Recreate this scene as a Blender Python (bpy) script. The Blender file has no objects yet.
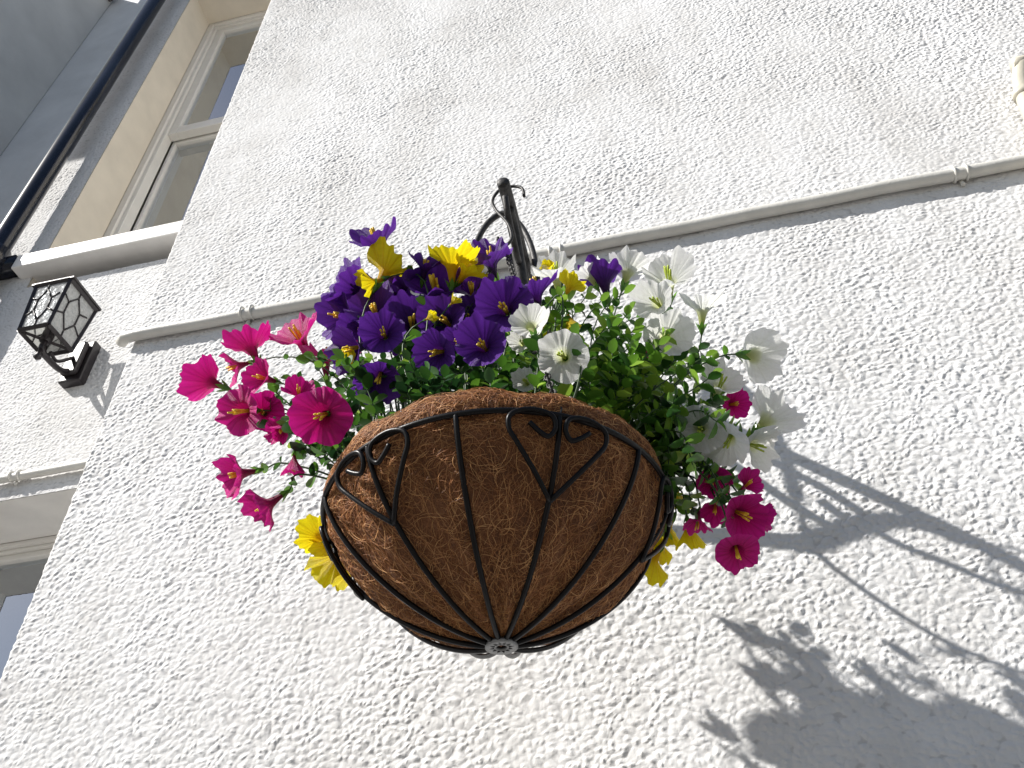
import bpy, math, random
import numpy as np
from mathutils import Vector, Matrix
random.seed(7); rng=np.random.default_rng(7)
S=bpy.context.scene; COL=S.collection
PI=math.pi; CZ=1.6
def V(*a): return np.array(a,dtype=float)
def nrm(v):
    v=np.asarray(v,float); return v/max(1e-9,np.linalg.norm(v))

# ------------------------------------------------------------ camera
FPX,PITCH,ROLL,YAW=802.5,.74627,-.05603,.17354
_f=V(-math.sin(YAW)*math.cos(PITCH),math.cos(YAW)*math.cos(PITCH),math.sin(PITCH))
_r=V(math.cos(YAW),math.sin(YAW),0); _u=np.cross(_r,_f)
CR=math.cos(ROLL)*_r+math.sin(ROLL)*_u; CU=-math.sin(ROLL)*_r+math.cos(ROLL)*_u; CF=_f
cd=bpy.data.cameras.new('camera'); cam=bpy.data.objects.new('camera',cd); COL.objects.link(cam)
cam.matrix_world=Matrix(((CR[0],CU[0],-CF[0],0),(CR[1],CU[1],-CF[1],0),(CR[2],CU[2],-CF[2],CZ),(0,0,0,1)))
cd.lens=FPX/1024*36; cd.sensor_width=36; cd.clip_start=.02; cd.clip_end=2000
S.camera=cam
def P(px,py,y):                      # a point of the place at depth y, read off the photograph
    d=(px-512)/FPX*CR+(384-py)/FPX*CU+CF
    q=d*y/d[1]; return V(q[0],q[1],q[2]+CZ)
def mpp(p): return float((p-V(0,0,CZ))@CF)/FPX   # metres per pixel at a point

# ------------------------------------------------------------ node helpers
def mat(name):
    m=bpy.data.materials.new(name); m.use_nodes=True; nt=m.node_tree
    b=nt.nodes['Principled BSDF']; return m,nt,b
def N(nt,t,**k):
    n=nt.nodes.new(t)
    for a,v in k.items():
        if a.startswith('i_'): n.inputs[a[2:].replace('_',' ')].default_value=v
        else: setattr(n,a,v)
    return n
def L(nt,a,b): nt.links.new(a,b)
def ramp(nt,fac,stops):
    r=nt.nodes.new('ShaderNodeValToRGB'); e=r.color_ramp.elements
    while len(e)>1: e.remove(e[0])
    e[0].position=stops[0][0]; e[0].color=(*stops[0][1],1)
    for p,c in stops[1:]:
        q=e.new(p); q.color=(*c,1)
    L(nt,fac,r.inputs[0]); return r.outputs[0]
def mth(nt,op,a,b=None,c=None):
    n=nt.nodes.new('ShaderNodeMath'); n.operation=op
    for i,v in enumerate((a,b,c)):
        if v is None: continue
        if isinstance(v,(int,float)): n.inputs[i].default_value=v
        else: L(nt,v,n.inputs[i])
    return n.outputs[0]
def noise(nt,vec,scale,detail=4,rough=.55,dist=0):
    n=nt.nodes.new('ShaderNodeTexNoise'); n.inputs['Scale'].default_value=scale
    n.inputs['Detail'].default_value=detail; n.inputs['Roughness'].default_value=rough
    n.inputs['Distortion'].default_value=dist
    if vec is not None: L(nt,vec,n.inputs['Vector'])
    return n.outputs['Fac']
def simple(name,col,rough=.5,metal=0,var=.12,scale=40,bump=0,bscale=200,spec=None):
    m,nt,b=mat(name); tc=N(nt,'ShaderNodeTexCoord').outputs['Object']
    f=noise(nt,tc,scale,5)
    c=np.array(col); L(nt,ramp(nt,f,[(.3,tuple(c*(1-var))),(.7,tuple(np.minimum(1,c*(1+var))))]),b.inputs['Base Color'])
    b.inputs['Roughness'].default_value=rough; b.inputs['Metallic'].default_value=metal
    if spec is not None: b.inputs['Specular IOR Level'].default_value=spec
    if bump:
        bp=N(nt,'ShaderNodeBump'); bp.inputs['Strength'].default_value=.6; bp.inputs['Distance'].default_value=bump
        L(nt,noise(nt,tc,bscale,3),bp.inputs['Height']); L(nt,bp.outputs[0],b.inputs['Normal'])
    return m

def render_mat():                    # white painted roughcast, really displaced
    m,nt,b=mat('white_roughcast'); tc=N(nt,'ShaderNodeTexCoord').outputs['Object']
    mp=N(nt,'ShaderNodeMapping'); mp.inputs['Rotation'].default_value=(0,math.radians(32),0)
    mp.inputs['Scale'].default_value=(.88,1,1.05); L(nt,tc,mp.inputs['Vector'])
    v=mp.outputs[0]
    # warp the coordinates so the blobs flow
    nz=nt.nodes.new('ShaderNodeTexNoise'); nz.inputs['Scale'].default_value=28; nz.inputs['Detail'].default_value=2
    L(nt,v,nz.inputs['Vector'])
    sc=N(nt,'ShaderNodeVectorMath',operation='MULTIPLY_ADD'); L(nt,nz.outputs['Color'],sc.inputs[0])
    sc.inputs[1].default_value=(.016,.016,.016); L(nt,v,sc.inputs[2]); w=sc.outputs[0]
    vo=N(nt,'ShaderNodeTexVoronoi',feature='SMOOTH_F1'); vo.inputs['Scale'].default_value=112; vo.inputs['Smoothness'].default_value=.6
    L(nt,w,vo.inputs['Vector'])
    blob=mth(nt,'SUBTRACT',1.0,vo.outputs['Distance'])
    n1=noise(nt,w,84,2,.5,.2); n2=noise(nt,tc,260,3,.6); n3=noise(nt,tc,7,3,.5)
    h=mth(nt,'MULTIPLY',blob,1.5)
    h=mth(nt,'MULTIPLY_ADD',n1,.75,h)
    h=mth(nt,'MULTIPLY_ADD',n2,.22,h)
    amp=mth(nt,'MULTIPLY_ADD',mth(nt,'MULTIPLY',n3,noise(nt,tc,1.7,2)),3.2,.25)
    h2=mth(nt,'MULTIPLY',mth(nt,'SUBTRACT',h,1.45),amp)
    d=N(nt,'ShaderNodeDisplacement'); d.inputs['Midlevel'].default_value=0; d.inputs['Scale'].default_value=.0020
    L(nt,h2,d.inputs['Height']); L(nt,d.outputs[0],nt.nodes['Material Output'].inputs['Displacement'])
    m.displacement_method='BOTH'
    c1=noise(nt,tc,3.2,6,.65); c2=noise(nt,tc,90,3)
    base=ramp(nt,c1,[(.3,(.64,.632,.625)),(.5,(.73,.727,.725)),(.7,(.78,.778,.78))])
    # grime plus AO-like shade, painted into the colour of the deepest pits
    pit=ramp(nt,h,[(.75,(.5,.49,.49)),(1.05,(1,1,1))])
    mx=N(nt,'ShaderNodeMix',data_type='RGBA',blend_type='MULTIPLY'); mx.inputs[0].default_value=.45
    st=N(nt,'ShaderNodeMapping'); st.inputs['Scale'].default_value=(7,1,.5); L(nt,tc,st.inputs['Vector'])
    streak=ramp(nt,mth(nt,'MULTIPLY_ADD',noise(nt,tc,14,5,.7),.5,mth(nt,'MULTIPLY',noise(nt,st.outputs[0],1.6,5,.6),.5)),[(.38,(.80,.79,.77)),(.56,(1,1,1))])
    m0=N(nt,'ShaderNodeMix',data_type='RGBA',blend_type='MULTIPLY'); m0.inputs[0].default_value=.4
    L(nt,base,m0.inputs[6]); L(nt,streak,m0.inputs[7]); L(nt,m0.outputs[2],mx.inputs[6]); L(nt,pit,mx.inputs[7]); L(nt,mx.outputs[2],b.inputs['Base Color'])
    b.inputs['Roughness'].default_value=.9; b.inputs['Specular IOR Level'].default_value=.15
    return m
def coir_mat():
    m,nt,b=mat('coir_felt'); tc=N(nt,'ShaderNodeTexCoord').outputs['Object']
    f=noise(nt,tc,420,4,.7,1.5); g=noise(nt,tc,18,3)
    c=ramp(nt,mth(nt,'MULTIPLY_ADD',g,.5,mth(nt,'MULTIPLY',f,.6)),[(.3,(.06,.022,.008)),(.55,(.20,.078,.028)),(.8,(.38,.17,.07))])
    L(nt,c,b.inputs['Base Color']); b.inputs['Roughness'].default_value=.9
    bp=N(nt,'ShaderNodeBump'); bp.inputs['Distance'].default_value=.003; L(nt,f,bp.inputs['Height']); L(nt,bp.outputs[0],b.inputs['Normal'])
    return m
def fibre_mat():
    m,nt,b=mat('coir_fibre'); a=N(nt,'ShaderNodeAttribute',attribute_name='tone').outputs['Fac']
    L(nt,ramp(nt,a,[(0,(.10,.038,.013)),(.55,(.42,.17,.056)),(1,(.80,.44,.18))]),b.inputs['Base Color'])
    b.inputs['Roughness'].default_value=.55; return m
def petal_mat(name,throat,inner,outer,trans):
    m,nt,b=mat(name); nt.nodes.remove(b)
    t=N(nt,'ShaderNodeAttribute',attribute_name='radial').outputs['Fac']
    th=N(nt,'ShaderNodeAttribute',attribute_name='vein').outputs['Fac']
    tc=N(nt,'ShaderNodeTexCoord').outputs['Object']
    base=ramp(nt,t,[(.12,throat),(.42,inner),(1,outer)])
    mx=N(nt,'ShaderNodeMix',data_type='RGBA',blend_type='MULTIPLY')
    L(nt,mth(nt,'MULTIPLY',th,.45),mx.inputs[0]); st=N(nt,'ShaderNodeMapping'); st.inputs['Scale'].default_value=(7,1,.5); L(nt,tc,st.inputs['Vector'])
    streak=ramp(nt,mth(nt,'MULTIPLY_ADD',noise(nt,tc,14,5,.7),.5,mth(nt,'MULTIPLY',noise(nt,st.outputs[0],1.6,5,.6),.5)),[(.38,(.80,.79,.77)),(.56,(1,1,1))])
    m0=N(nt,'ShaderNodeMix',data_type='RGBA',blend_type='MULTIPLY'); m0.inputs[0].default_value=.4
    L(nt,base,m0.inputs[6]); L(nt,streak,m0.inputs[7]); L(nt,m0.outputs[2],mx.inputs[6]); mx.inputs[7].default_value=(*[max(.35,c) for c in inner],1)
    d=N(nt,'ShaderNodeBsdfPrincipled'); d.inputs['Roughness'].default_value=.45; d.inputs['Specular IOR Level'].default_value=.35
    L(nt,mx.outputs[2],d.inputs['Base Color'])
    tr=N(nt,'ShaderNodeBsdfTranslucent'); L(nt,mx.outputs[2],tr.inputs['Color'])
    bp=N(nt,'ShaderNodeBump'); bp.inputs['Distance'].default_value=.0011; bp.inputs['Strength'].default_value=.9
    L(nt,mth(nt,'MULTIPLY_ADD',th,1.0,noise(nt,tc,420,2)),bp.inputs['Height'])
    L(nt,bp.outputs[0],d.inputs['Normal']); L(nt,bp.outputs[0],tr.inputs['Normal'])
    s=N(nt,'ShaderNodeMixShader'); s.inputs[0].default_value=trans
    L(nt,d.outputs[0],s.inputs[1]); L(nt,tr.outputs[0],s.inputs[2]); L(nt,s.outputs[0],nt.nodes['Material Output'].inputs[0])
    return m
def leaf_mat():
    m,nt,b=mat('leaf_green'); a=N(nt,'ShaderNodeAttribute',attribute_name='tone').outputs['Fac']
    c=ramp(nt,a,[(0,(.012,.04,.012)),(.4,(.04,.125,.020)),(.75,(.13,.30,.03)),(1,(.32,.50,.06))])
    L(nt,c,b.inputs['Base Color']); b.inputs['Roughness'].default_value=.32
    tr=N(nt,'ShaderNodeBsdfTranslucent'); L(nt,c,tr.inputs['Color'])
    s=N(nt,'ShaderNodeMixShader'); s.inputs[0].default_value=.3
    L(nt,b.outputs[0],s.inputs[1]); L(nt,tr.outputs[0],s.inputs[2]); L(nt,s.outputs[0],nt.nodes['Material Output'].inputs[0])
    return m
def glass_mat(name,tint,gloss,rough=.02,bump=0,frost=0):
    m,nt,b=mat(name); nt.nodes.remove(b)
    g=N(nt,'ShaderNodeBsdfGlossy'); g.inputs['Roughness'].default_value=rough; g.inputs['Color'].default_value=(.9,.95,1,1)
    t=N(nt,'ShaderNodeBsdfTransparent'); t.inputs['Color'].default_value=(*tint,1)
    lw=N(nt,'ShaderNodeFresnel'); lw.inputs['IOR'].default_value=1.5
    f=mth(nt,'ADD',lw.outputs[0],gloss)
    s=N(nt,'ShaderNodeMixShader'); L(nt,f,s.inputs[0]); L(nt,t.outputs[0],s.inputs[1]); L(nt,g.outputs[0],s.inputs[2])
    if bump:
        tc=N(nt,'ShaderNodeTexCoord').outputs['Object']; bp=N(nt,'ShaderNodeBump'); bp.inputs['Distance'].default_value=bump
        L(nt,noise(nt,tc,60,2),bp.inputs['Height']); L(nt,bp.outputs[0],g.inputs['Normal'])
    out=s.outputs[0]
    if frost:                        # cathedral glass: part of the light scatters in the pane
        tr=N(nt,'ShaderNodeBsdfTranslucent'); tr.inputs[0].default_value=(.8,.8,.78,1)
        df=N(nt,'ShaderNodeBsdfDiffuse'); df.inputs[0].default_value=(.7,.7,.7,1)
        q=N(nt,'ShaderNodeMixShader'); q.inputs[0].default_value=.4; L(nt,tr.outputs[0],q.inputs[1]); L(nt,df.outputs[0],q.inputs[2])
        k=N(nt,'ShaderNodeMixShader'); tc2=N(nt,'ShaderNodeTexCoord').outputs['Object']
        L(nt,mth(nt,'MULTIPLY',noise(nt,tc2,70,3),frost*2),k.inputs[0]); L(nt,out,k.inputs[1]); L(nt,q.outputs[0],k.inputs[2]); out=k.outputs[0]
    L(nt,out,nt.nodes['Material Output'].inputs[0]); return m

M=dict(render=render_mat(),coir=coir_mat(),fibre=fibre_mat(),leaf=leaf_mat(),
 smooth=simple('cream_masonry_paint',(.70,.64,.54),.6,var=.06,scale=9,bump=.0015,bscale=60),
 frame=simple('white_window_gloss',(.74,.72,.68),.28,var=.04,scale=14),
 sill=simple('white_sill_paint',(.80,.78,.75),.4,var=.07,scale=12,bump=.0008,bscale=90),
 pvc=simple('painted_pipe',(.66,.645,.60),.45,var=.09,scale=22,bump=.001,bscale=150),
 cream=simple('cream_pipe',(.50,.47,.39),.4,var=.06,scale=22,bump=.0006),
 black=simple('black_gutter_plastic',(.004,.006,.014),.22,var=.2,scale=20),
 wire=simple('black_coated_wire',(.004,.0035,.004),.36,var=.3,scale=80,bump=.0003,bscale=400,spec=.22),
 iron=simple('weathered_iron',(.035,.033,.032),.55,metal=.3,var=.6,scale=120,bump=.0012,bscale=260),
 galv=simple('galvanised_disc',(.22,.22,.22),.42,metal=.6,var=.2,scale=90),
 lant=simple('lantern_metal',(.018,.014,.016),.42,var=.3,scale=60,bump=.0006),
 shade=simple('grey_shade_wall',(.74,.72,.68),.75,var=.10,scale=3,bump=.002,bscale=80),
 bluew=simple('pale_shade_wall',(.80,.81,.82),.75,var=.08,scale=4,bump=.003,bscale=120),
 stone=simple('dark_stone',(.14,.13,.12),.8,var=.3,scale=18),
 room=simple('room_plaster',(.75,.70,.60),.8),
 curtain=simple('grey_blind',(.62,.66,.62),.8,var=.06,scale=5),
 soil=simple('potting_soil',(.03,.02,.013),.95,var=.5,scale=160,bump=.004,bscale=150),
 stem=simple('green_stem',(.035,.075,.018),.5,var=.3,scale=90),
 yell=simple('stamen_yellow',(.88,.58,.04),.5,var=.2,scale=200),
 green=simple('stamen_green',(.45,.55,.06),.5,var=.2,scale=200),
 paving=simple('paving',(.13,.125,.12),.85,var=.18,scale=2.2,bump=.004,bscale=50),
 glass=glass_mat('window_glass',(.9,.93,.93),.42),
 lglass=glass_mat('lantern_glass',(.9,.89,.86),.04,.12,.0015,.55),
 magenta=petal_mat('magenta_petal',(.28,.004,.06),(.56,.005,.17),(.78,.014,.34),.30),
 purple=petal_mat('purple_petal',(.04,.005,.07),(.065,.010,.19),(.15,.032,.40),.32),
 white=petal_mat('white_petal',(.66,.70,.26),(.88,.89,.84),(.94,.94,.94),.58),
 yellow=petal_mat('yellow_petal',(.84,.52,.005),(.90,.70,.008),(.95,.83,.015),.5))

# ------------------------------------------------------------ mesh helpers
class MB:
    def __init__(s): s.v=[]; s.f=[]; s.mi=[]; s.a={}; s.cur=0
    def add(s,v,f,mi=0,**at):
        n=len(s.v); s.v+=[tuple(map(float,p)) for p in v]; s.f+=[tuple(i+n for i in q) for q in f]; s.mi+=[mi]*len(f)
        for k in set(s.a)|set(at):
            s.a.setdefault(k,[0.0]*n); x=at.get(k,0.0)
            s.a[k]+=list(x) if hasattr(x,'__len__') else [x]*len(v)
    def box(s,lo,hi,mi=0):
        x0,y0,z0=lo; x1,y1,z1=hi
        s.add([(x0,y0,z0),(x1,y0,z0),(x1,y1,z0),(x0,y1,z0),(x0,y0,z1),(x1,y0,z1),(x1,y1,z1),(x0,y1,z1)],
              [(0,3,2,1),(4,5,6,7),(0,1,5,4),(1,2,6,5),(2,3,7,6),(3,0,4,7)],mi)
    def tube(s,pts,r,n=8,mi=0,cap=True,flat=1.0,ref=None,**at):
        pts=[np.asarray(p,float) for p in pts]; k=len(pts)
        if not hasattr(r,'__len__'): r=[r]*k
        T=[nrm(pts[min(i+1,k-1)]-pts[max(i-1,0)]) for i in range(k)]
        up=np.asarray(ref,float) if ref is not None else (V(0,0,1) if abs(T[0][2])<.9 else V(1,0,0))
        v=[];f=[]
        for i in range(k):
            a=nrm(np.cross(T[i],up)); up=np.cross(a,T[i]) if ref is None else up
            b=np.cross(a,T[i])
            for j in range(n):
                t=2*PI*j/n; v.append(pts[i]+r[i]*(math.cos(t)*a*flat+math.sin(t)*b))
        for i in range(k-1):
            for j in range(n):
                j2=(j+1)%n; f.append((i*n+j,i*n+j2,(i+1)*n+j2,(i+1)*n+j))
        if cap: f+= [tuple(range(n))[::-1],tuple((k-1)*n+j for j in range(n))]
        s.add(v,f,mi,**at)
    def bar(s,p0,p1,w,h,mi=0):       # rectangular bar
        s.tube([p0,p1],[.7071*w]*2,4,mi,flat=h/w if w else 1)
    def build(s,name,mats,parent=None,smooth=True,bevel=0):
        me=bpy.data.meshes.new(name); me.from_pydata(s.v,[],s.f)
        for m in (mats if isinstance(mats,(list,tuple)) else [mats]): me.materials.append(m)
        if any(s.mi): me.polygons.foreach_set('material_index',s.mi)
        for k,x in s.a.items():
            at=me.attributes.new(k,'FLOAT','POINT'); at.data.foreach_set('value',np.array(x,dtype=np.float32))
        me.polygons.foreach_set('use_smooth',[smooth]*len(s.f)); me.update()
        o=bpy.data.objects.new(name,me); COL.objects.link(o)
        if parent is not None:
            o.parent=parent
            if parent.type=='EMPTY': o.matrix_parent_inverse=Matrix.Translation(-Vector(wloc(parent)))
        if bevel:
            bv=o.modifiers.new('bevel','BEVEL'); bv.width=bevel; bv.segments=2; bv.limit_method='ANGLE'
        return o
def wloc(o):
    l=V(0,0,0)
    while o is not None:
        if o.type=='EMPTY': l=l+np.array(o.location)
        o=o.parent
    return tuple(l)
def tag(o,label=None,cat=None,group=None,kind=None):
    if label: o['label']=label
    if cat: o['category']=cat
    if group: o['group']=group
    if kind: o['kind']=kind
    return o
def thing(name,label,cat,loc,group=None):
    o=bpy.data.objects.new(name,None); COL.objects.link(o); o.location=loc; o.empty_display_size=.05
    return tag(o,label,cat,group)
def cat_rom(pts,k=6):
    p=[np.asarray(q,float) for q in pts]; p=[2*p[0]-p[1]]+p+[2*p[-1]-p[-2]]; out=[]
    for i in range(1,len(p)-2):
        for j in range(k):
            t=j/k; out.append(.5*((2*p[i])+(-p[i-1]+p[i+1])*t+(2*p[i-1]-5*p[i]+4*p[i+1]-p[i+2])*t*t+(-p[i-1]+3*p[i]-3*p[i+1]+p[i+2])*t**3))
    out.append(p[-2]); return out
def sheet(name,path,zs,m,parent):    # path of (x,y) swept over the heights zs, as a dense grid
    path=np.array(path); zs=np.array(zs); n,k=len(path),len(zs)
    v=np.empty((k,n,3)); v[:,:,0]=path[:,0]; v[:,:,1]=path[:,1]; v[:,:,2]=zs[:,None]
    i=np.arange(k-1)[:,None]*n+np.arange(n-1)[None,:]
    f=np.stack([i,i+1,i+1+n,i+n],-1).reshape(-1,4)
    me=bpy.data.meshes.new(name); me.vertices.add(n*k); me.vertices.foreach_set('co',v.ravel())
    me.loops.add(f.size); me.loops.foreach_set('vertex_index',f.ravel().astype(np.int32))
    me.polygons.add(len(f)); me.polygons.foreach_set('loop_start',np.arange(0,f.size,4,dtype=np.int32))
    me.polygons.foreach_set('use_smooth',np.ones(len(f),bool)); me.update(calc_edges=True)
    me.materials.append(m); o=bpy.data.objects.new(name,me); COL.objects.link(o); o.parent=parent
    if parent: o.matrix_parent_inverse=Matrix.Translation(-Vector(wloc(parent)))
    return o
def seg(*stops):                     # (start, end, step) runs joined into one list
    out=[]
    for a,b,s in stops:
        n=max(1,int(round(abs(b-a)/s))); out+=list(np.linspace(a,b,n+1)[:-1])
    out.append(stops[-1][1]); return out

# ------------------------------------------------------------ setting
YM,YL,YG=1.11,1.43,1.61              # main wall, recessed wall, window plane
XE,XC=-1.09,-2.175                   # arris of the main wall, outer corner of the recessed wall
X0,X1=-1.928,-1.16                   # window openings
g=MB(); g.box((-300,-300,-.3),(300,300,0)); tag(g.build('ground',M['paving'],smooth=False),kind='structure')

house=thing('rendered_house','white roughcast house wall with pipes and two sash windows behind the hanging basket','house',(0,YM,0))
zf=CZ+.15
xs=seg((XE,1.75,.0026),(1.75,5,.1))
path=[(XE,y) for y in seg((YL+.02,YM+.006,.01))]+[(XE+.002,YM+.002)]+[(x,YM) for x in [XE+.006]+xs[3:]]
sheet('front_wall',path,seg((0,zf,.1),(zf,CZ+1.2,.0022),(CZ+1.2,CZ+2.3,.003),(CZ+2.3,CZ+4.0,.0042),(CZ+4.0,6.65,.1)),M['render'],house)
H1,S2,H2=CZ+1.249,CZ+2.19,CZ+4.72    # lower window head, upper sill line, upper window head
rw=house
# recessed wall round the two openings (pieces butt edge to edge)
sheet('recessed_wall',[(XC,y) for y in seg((2.3,YL+.02,.1),(YL+.02,YL,.004))][:-1]+[(x,YL) for x in seg((XC,X0,.0028))],
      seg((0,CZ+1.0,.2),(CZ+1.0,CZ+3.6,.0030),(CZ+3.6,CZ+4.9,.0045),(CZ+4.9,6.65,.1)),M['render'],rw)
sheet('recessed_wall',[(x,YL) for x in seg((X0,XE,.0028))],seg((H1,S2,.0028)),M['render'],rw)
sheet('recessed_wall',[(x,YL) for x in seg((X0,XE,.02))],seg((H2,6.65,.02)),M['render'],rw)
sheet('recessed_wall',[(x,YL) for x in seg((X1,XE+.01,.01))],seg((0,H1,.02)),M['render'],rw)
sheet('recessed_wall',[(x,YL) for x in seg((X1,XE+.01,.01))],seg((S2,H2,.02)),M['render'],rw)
b=MB(); b.box((XC+.05,YL+.02,6.65),(5,2.3,6.75)); b.build('wall_top',M['stone'],house,False)
def reveal(z0,z1):
    m=MB(); e=.0035; t=.012
    m.box((X0-.03,YL+e,z0),(X0+.0,YG,z1)); m.box((X0,YL+e,z1),(X1,YG,z1+.03)); m.box((X1,YL+e,z0),(X1+.03,YG,z1))
    return m.build('window_reveal',M['smooth' if z1>CZ+3 else 'sill'],house,False)
reveal(S2,H2); reveal(CZ-.9,H1)
def sash(z0,z1,zm,blind_top):
    fr=MB(); y=YG; x0,x1=X0,X1; tk=blind_top
    # box frame: outer lining, then a bead standing back
    for (a,b_,yy,d) in ((0,.032,y,.06),(.032,.052,y+.012,.05)):
        fr.box((x0+a,yy,z0),(x0+b_,yy+d,z1-a*tk)); fr.box((x1-b_,yy,z0),(x1-a,yy+d,z1-a*tk))
        fr.box((x0+b_,yy,z1-b_*tk),(x1-b_,yy+d,z1-a*tk))
    f=fr.build('window',M['frame'],house,False,.003)
    up=MB(); a=.052; w=.044
    yy=y+.024
    up.box((x0+a,yy,zm-.03),(x0+a+w,yy+.04,z1-a*tk)); up.box((x1-a-w,yy,zm-.03),(x1-a,yy+.04,z1-a*tk))
    up.box((x0+a+w,yy,z1-(a+w)*tk),(x1-a-w,yy+.04,z1-a*tk)); up.box((x0+a+w,yy,zm-.03),(x1-a-w,yy+.04,zm+.032))
    up.build('upper_sash',M['frame'],f,False,.004)
    gl0=w; w=.020; lo=MB(); yy=y+.068
    lo.box((x0+a,yy,z0),(x0+a+w,yy+.04,zm)); lo.box((x1-a-w,yy,z0),(x1-a,yy+.04,zm))
    lo.box((x0+a+w,yy,zm-.045),(x1-a-w,yy+.04,zm)); lo.box((x0+a+w,yy,z0),(x1-a-w,yy+.04,z0+.07))
    lo.build('lower_sash',M['frame'],f,False,.004)
    w=gl0; gl=MB(); gl.box((x0+a+w-.005,y+.042,zm+.03),(x1-a-w+.005,y+.046,z1-(a+w)*tk+.005)); gl.build('pane',M['glass'],f,False)
    w=.020; gl=MB(); gl.box((x0+a+w-.005,y+.086,z0+.06),(x1-a-w+.005,y+.09,zm-.04)); gl.build('pane',M['glass'],f,False)
    return f
w1=sash(S2,H2,CZ+3.55,1); w2=sash(CZ-.9,H1,CZ+.2,.45)
tag(w1,'upper sash window with white frame cut off by the wall corner'); tag(w2,'lower sash window behind the wall corner')
r=MB()                               # rooms behind the panes, with blinds
for z0,z1 in ((S2-.1,H2+.25),(CZ-1.2,H1+.25)):
    r.box((X0-.2,4.2,z0),(X1+1.2,4.3,z1)); r.box((X0-.2,YG+.14,z1),(X1+1.2,4.3,z1+.05)); r.box((X0-.2,YG+.14,z0-.05),(X1+1.2,4.3,z0))
    r.box((X0-.235,YG+.14,z0),(X0-.2,4.3,z1)); r.box((X1+1.2,YG+.14,z0),(X1+1.25,4.3,z1))
    r.box((X0-.2,YG+.1,z0),(X0+.001,YG+.14,z1)); r.box((X1-.001,YG+.1,z0),(X1+1.2,YG+.14,z1))
r.build('room_walls',M['room'],house,False)
pt=P(232,62,1.86); m=MB(); m.tube([pt+V(0,0,.38),pt+V(0,0,.078)],.006,8); m.tube([pt+V(0,0,z_) for z_ in (.08,.075,.05,0,-.05,-.075,-.08)],[.02,.045,.065,.075,.062,.038,.006],24)
m.build('pendant_lamp',simple('dark_shade',(.16,.15,.14),.6),house)
bl=MB(); bl.box((X0+.055,YG+.118,S2),(X1-.055,YG+.122,CZ+3.54)); bl.build('window_blind',M['curtain'],house,False)
bl=MB(); bl.box((X0+.055,YG+.128,CZ-.9),(X1-.055,YG+.132,H1-.055)); bl.build('window_blind',simple('pale_blue_blind',(.66,.76,.80),.8,var=.05,scale=4),house,False)
# sill
s=MB(); s.box((P(10,268,YL-.052)[0],YL-.052,CZ+2.248),(XE+.0,YG,CZ+2.320)); 
so=s.build('window_sill',M['sill'],house,False,.005)
# lower window conduit moulding handled as a pipe below

# neighbouring building in shade
nb=thing('neighbouring_building','tall shaded grey building beyond the black downpipe at top left','building',(-3.65,2.1,0))
n=MB(); n.box((-8,.75,0),(-3.65,2.1,CZ+4.75)); n.box((-8,.42,CZ+4.75),(-3.65,2.1,8.9)); n.build('gable_wall',M['shade'],nb,False,.01)
n=MB(); n.box((-8,2.1,0),(XC-.012,2.6,9.6)); n.build('rear_wall',M['bluew'],nb,False)
for p,sx_ in ((P(-2,-2,1.84),.12),(P(118,-4,2.05),.035)):
    n=MB(); n.box((-3.65,p[1]-sx_*.6,p[2]-sx_*.2),(-3.65+sx_,min(2.095,p[1]+sx_*.8),p[2]+sx_*3)); n.build('corbel',M['stone'],nb,False,.008)

# black downpipe
YD=YL-.07; xd=-1.512*YD
dp=thing('downpipe','glossy black downpipe running up beside the upper window','drainpipe',(xd,YD,0))
m=MB(); m.tube([(xd,YD,.15),(xd,YD,CZ+2.25),(xd,YD,CZ+2.9),(xd,YD,CZ+5.4)],.036,28); m.build('pipe',M['black'],dp)
for z in (CZ+2.29,CZ+.9):
    m=MB(); m.tube([(xd,YD,z-.055),(xd,YD,z+.055)],.046,28); m.box((xd-.075,YD+.015,z-.03),(xd+.075,YL-.004,z+.03)); m.build('bracket',M['black'],dp,True)

# thin white wall pipe along the front wall
def clip(m,x,y,z,r):                 # saddle band round a pipe
    for dx in (-.012,.012):
        m.tube([(x+dx+.004*0,y+r*1.18*math.cos(t),z+r*1.18*math.sin(t)) for t in np.linspace(-PI*.72,PI*.72,14)+PI],.0028,6)
    m.tube([(x-.012,y+.004,z+r*1.1),(x+.012,y+.004,z+r*1.1)],.004,6); m.tube([(x,y+.01,z-r*1.0),(x,y+.008,z-r*2.0)],.0045,6)
zp=CZ+1.392; rp=.0138; yp=YM-.0138
wp=thing('wall_pipe','long thin off-white pipe running across the whole front wall','pipe',(0,yp,zp))
m=MB(); pts=[(x,yp+.0015*math.sin(x*7),zp+.003*math.sin(x*3.1+1)+.0012*math.sin(x*23)) for x in np.linspace(XE-.012,2.2,120)]
pts=[(XE-.03,yp+.012,zp)]+pts; m.tube(pts,rp,16); m.build('pipe',M['pvc'],wp)
for px in (247,556,960):
    x=P(px,0,YM)[0] if 0 else None
    # x on the pipe that lands at this place of the wall
    best=min(np.linspace(-1,1.2,400),key=lambda X:abs((lambda d:512+FPX*(d@CR)/(d@CF))(V(X,yp,zp)-V(0,0,CZ))-px))
    m=MB(); clip(m,best,yp,zp,rp); m.build('pipe_clip',M['pvc'],wp)
# short run of pipe over the lower window
z=CZ+.9165*YL; y=YL-.016
cp=thing('window_pipe','short off-white pipe just above the lower window head','pipe',(-1.6,y,z))
m=MB(); m.tube([(x,y,z+.002*math.sin(x*9)) for x in np.linspace(-2.1,XE-.004,30)],.0115,14); m.build('pipe',M['pvc'],cp)
m=MB(); clip(m,-1.585,y,z,.0115); m.build('pipe_clip',M['pvc'],cp)
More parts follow.
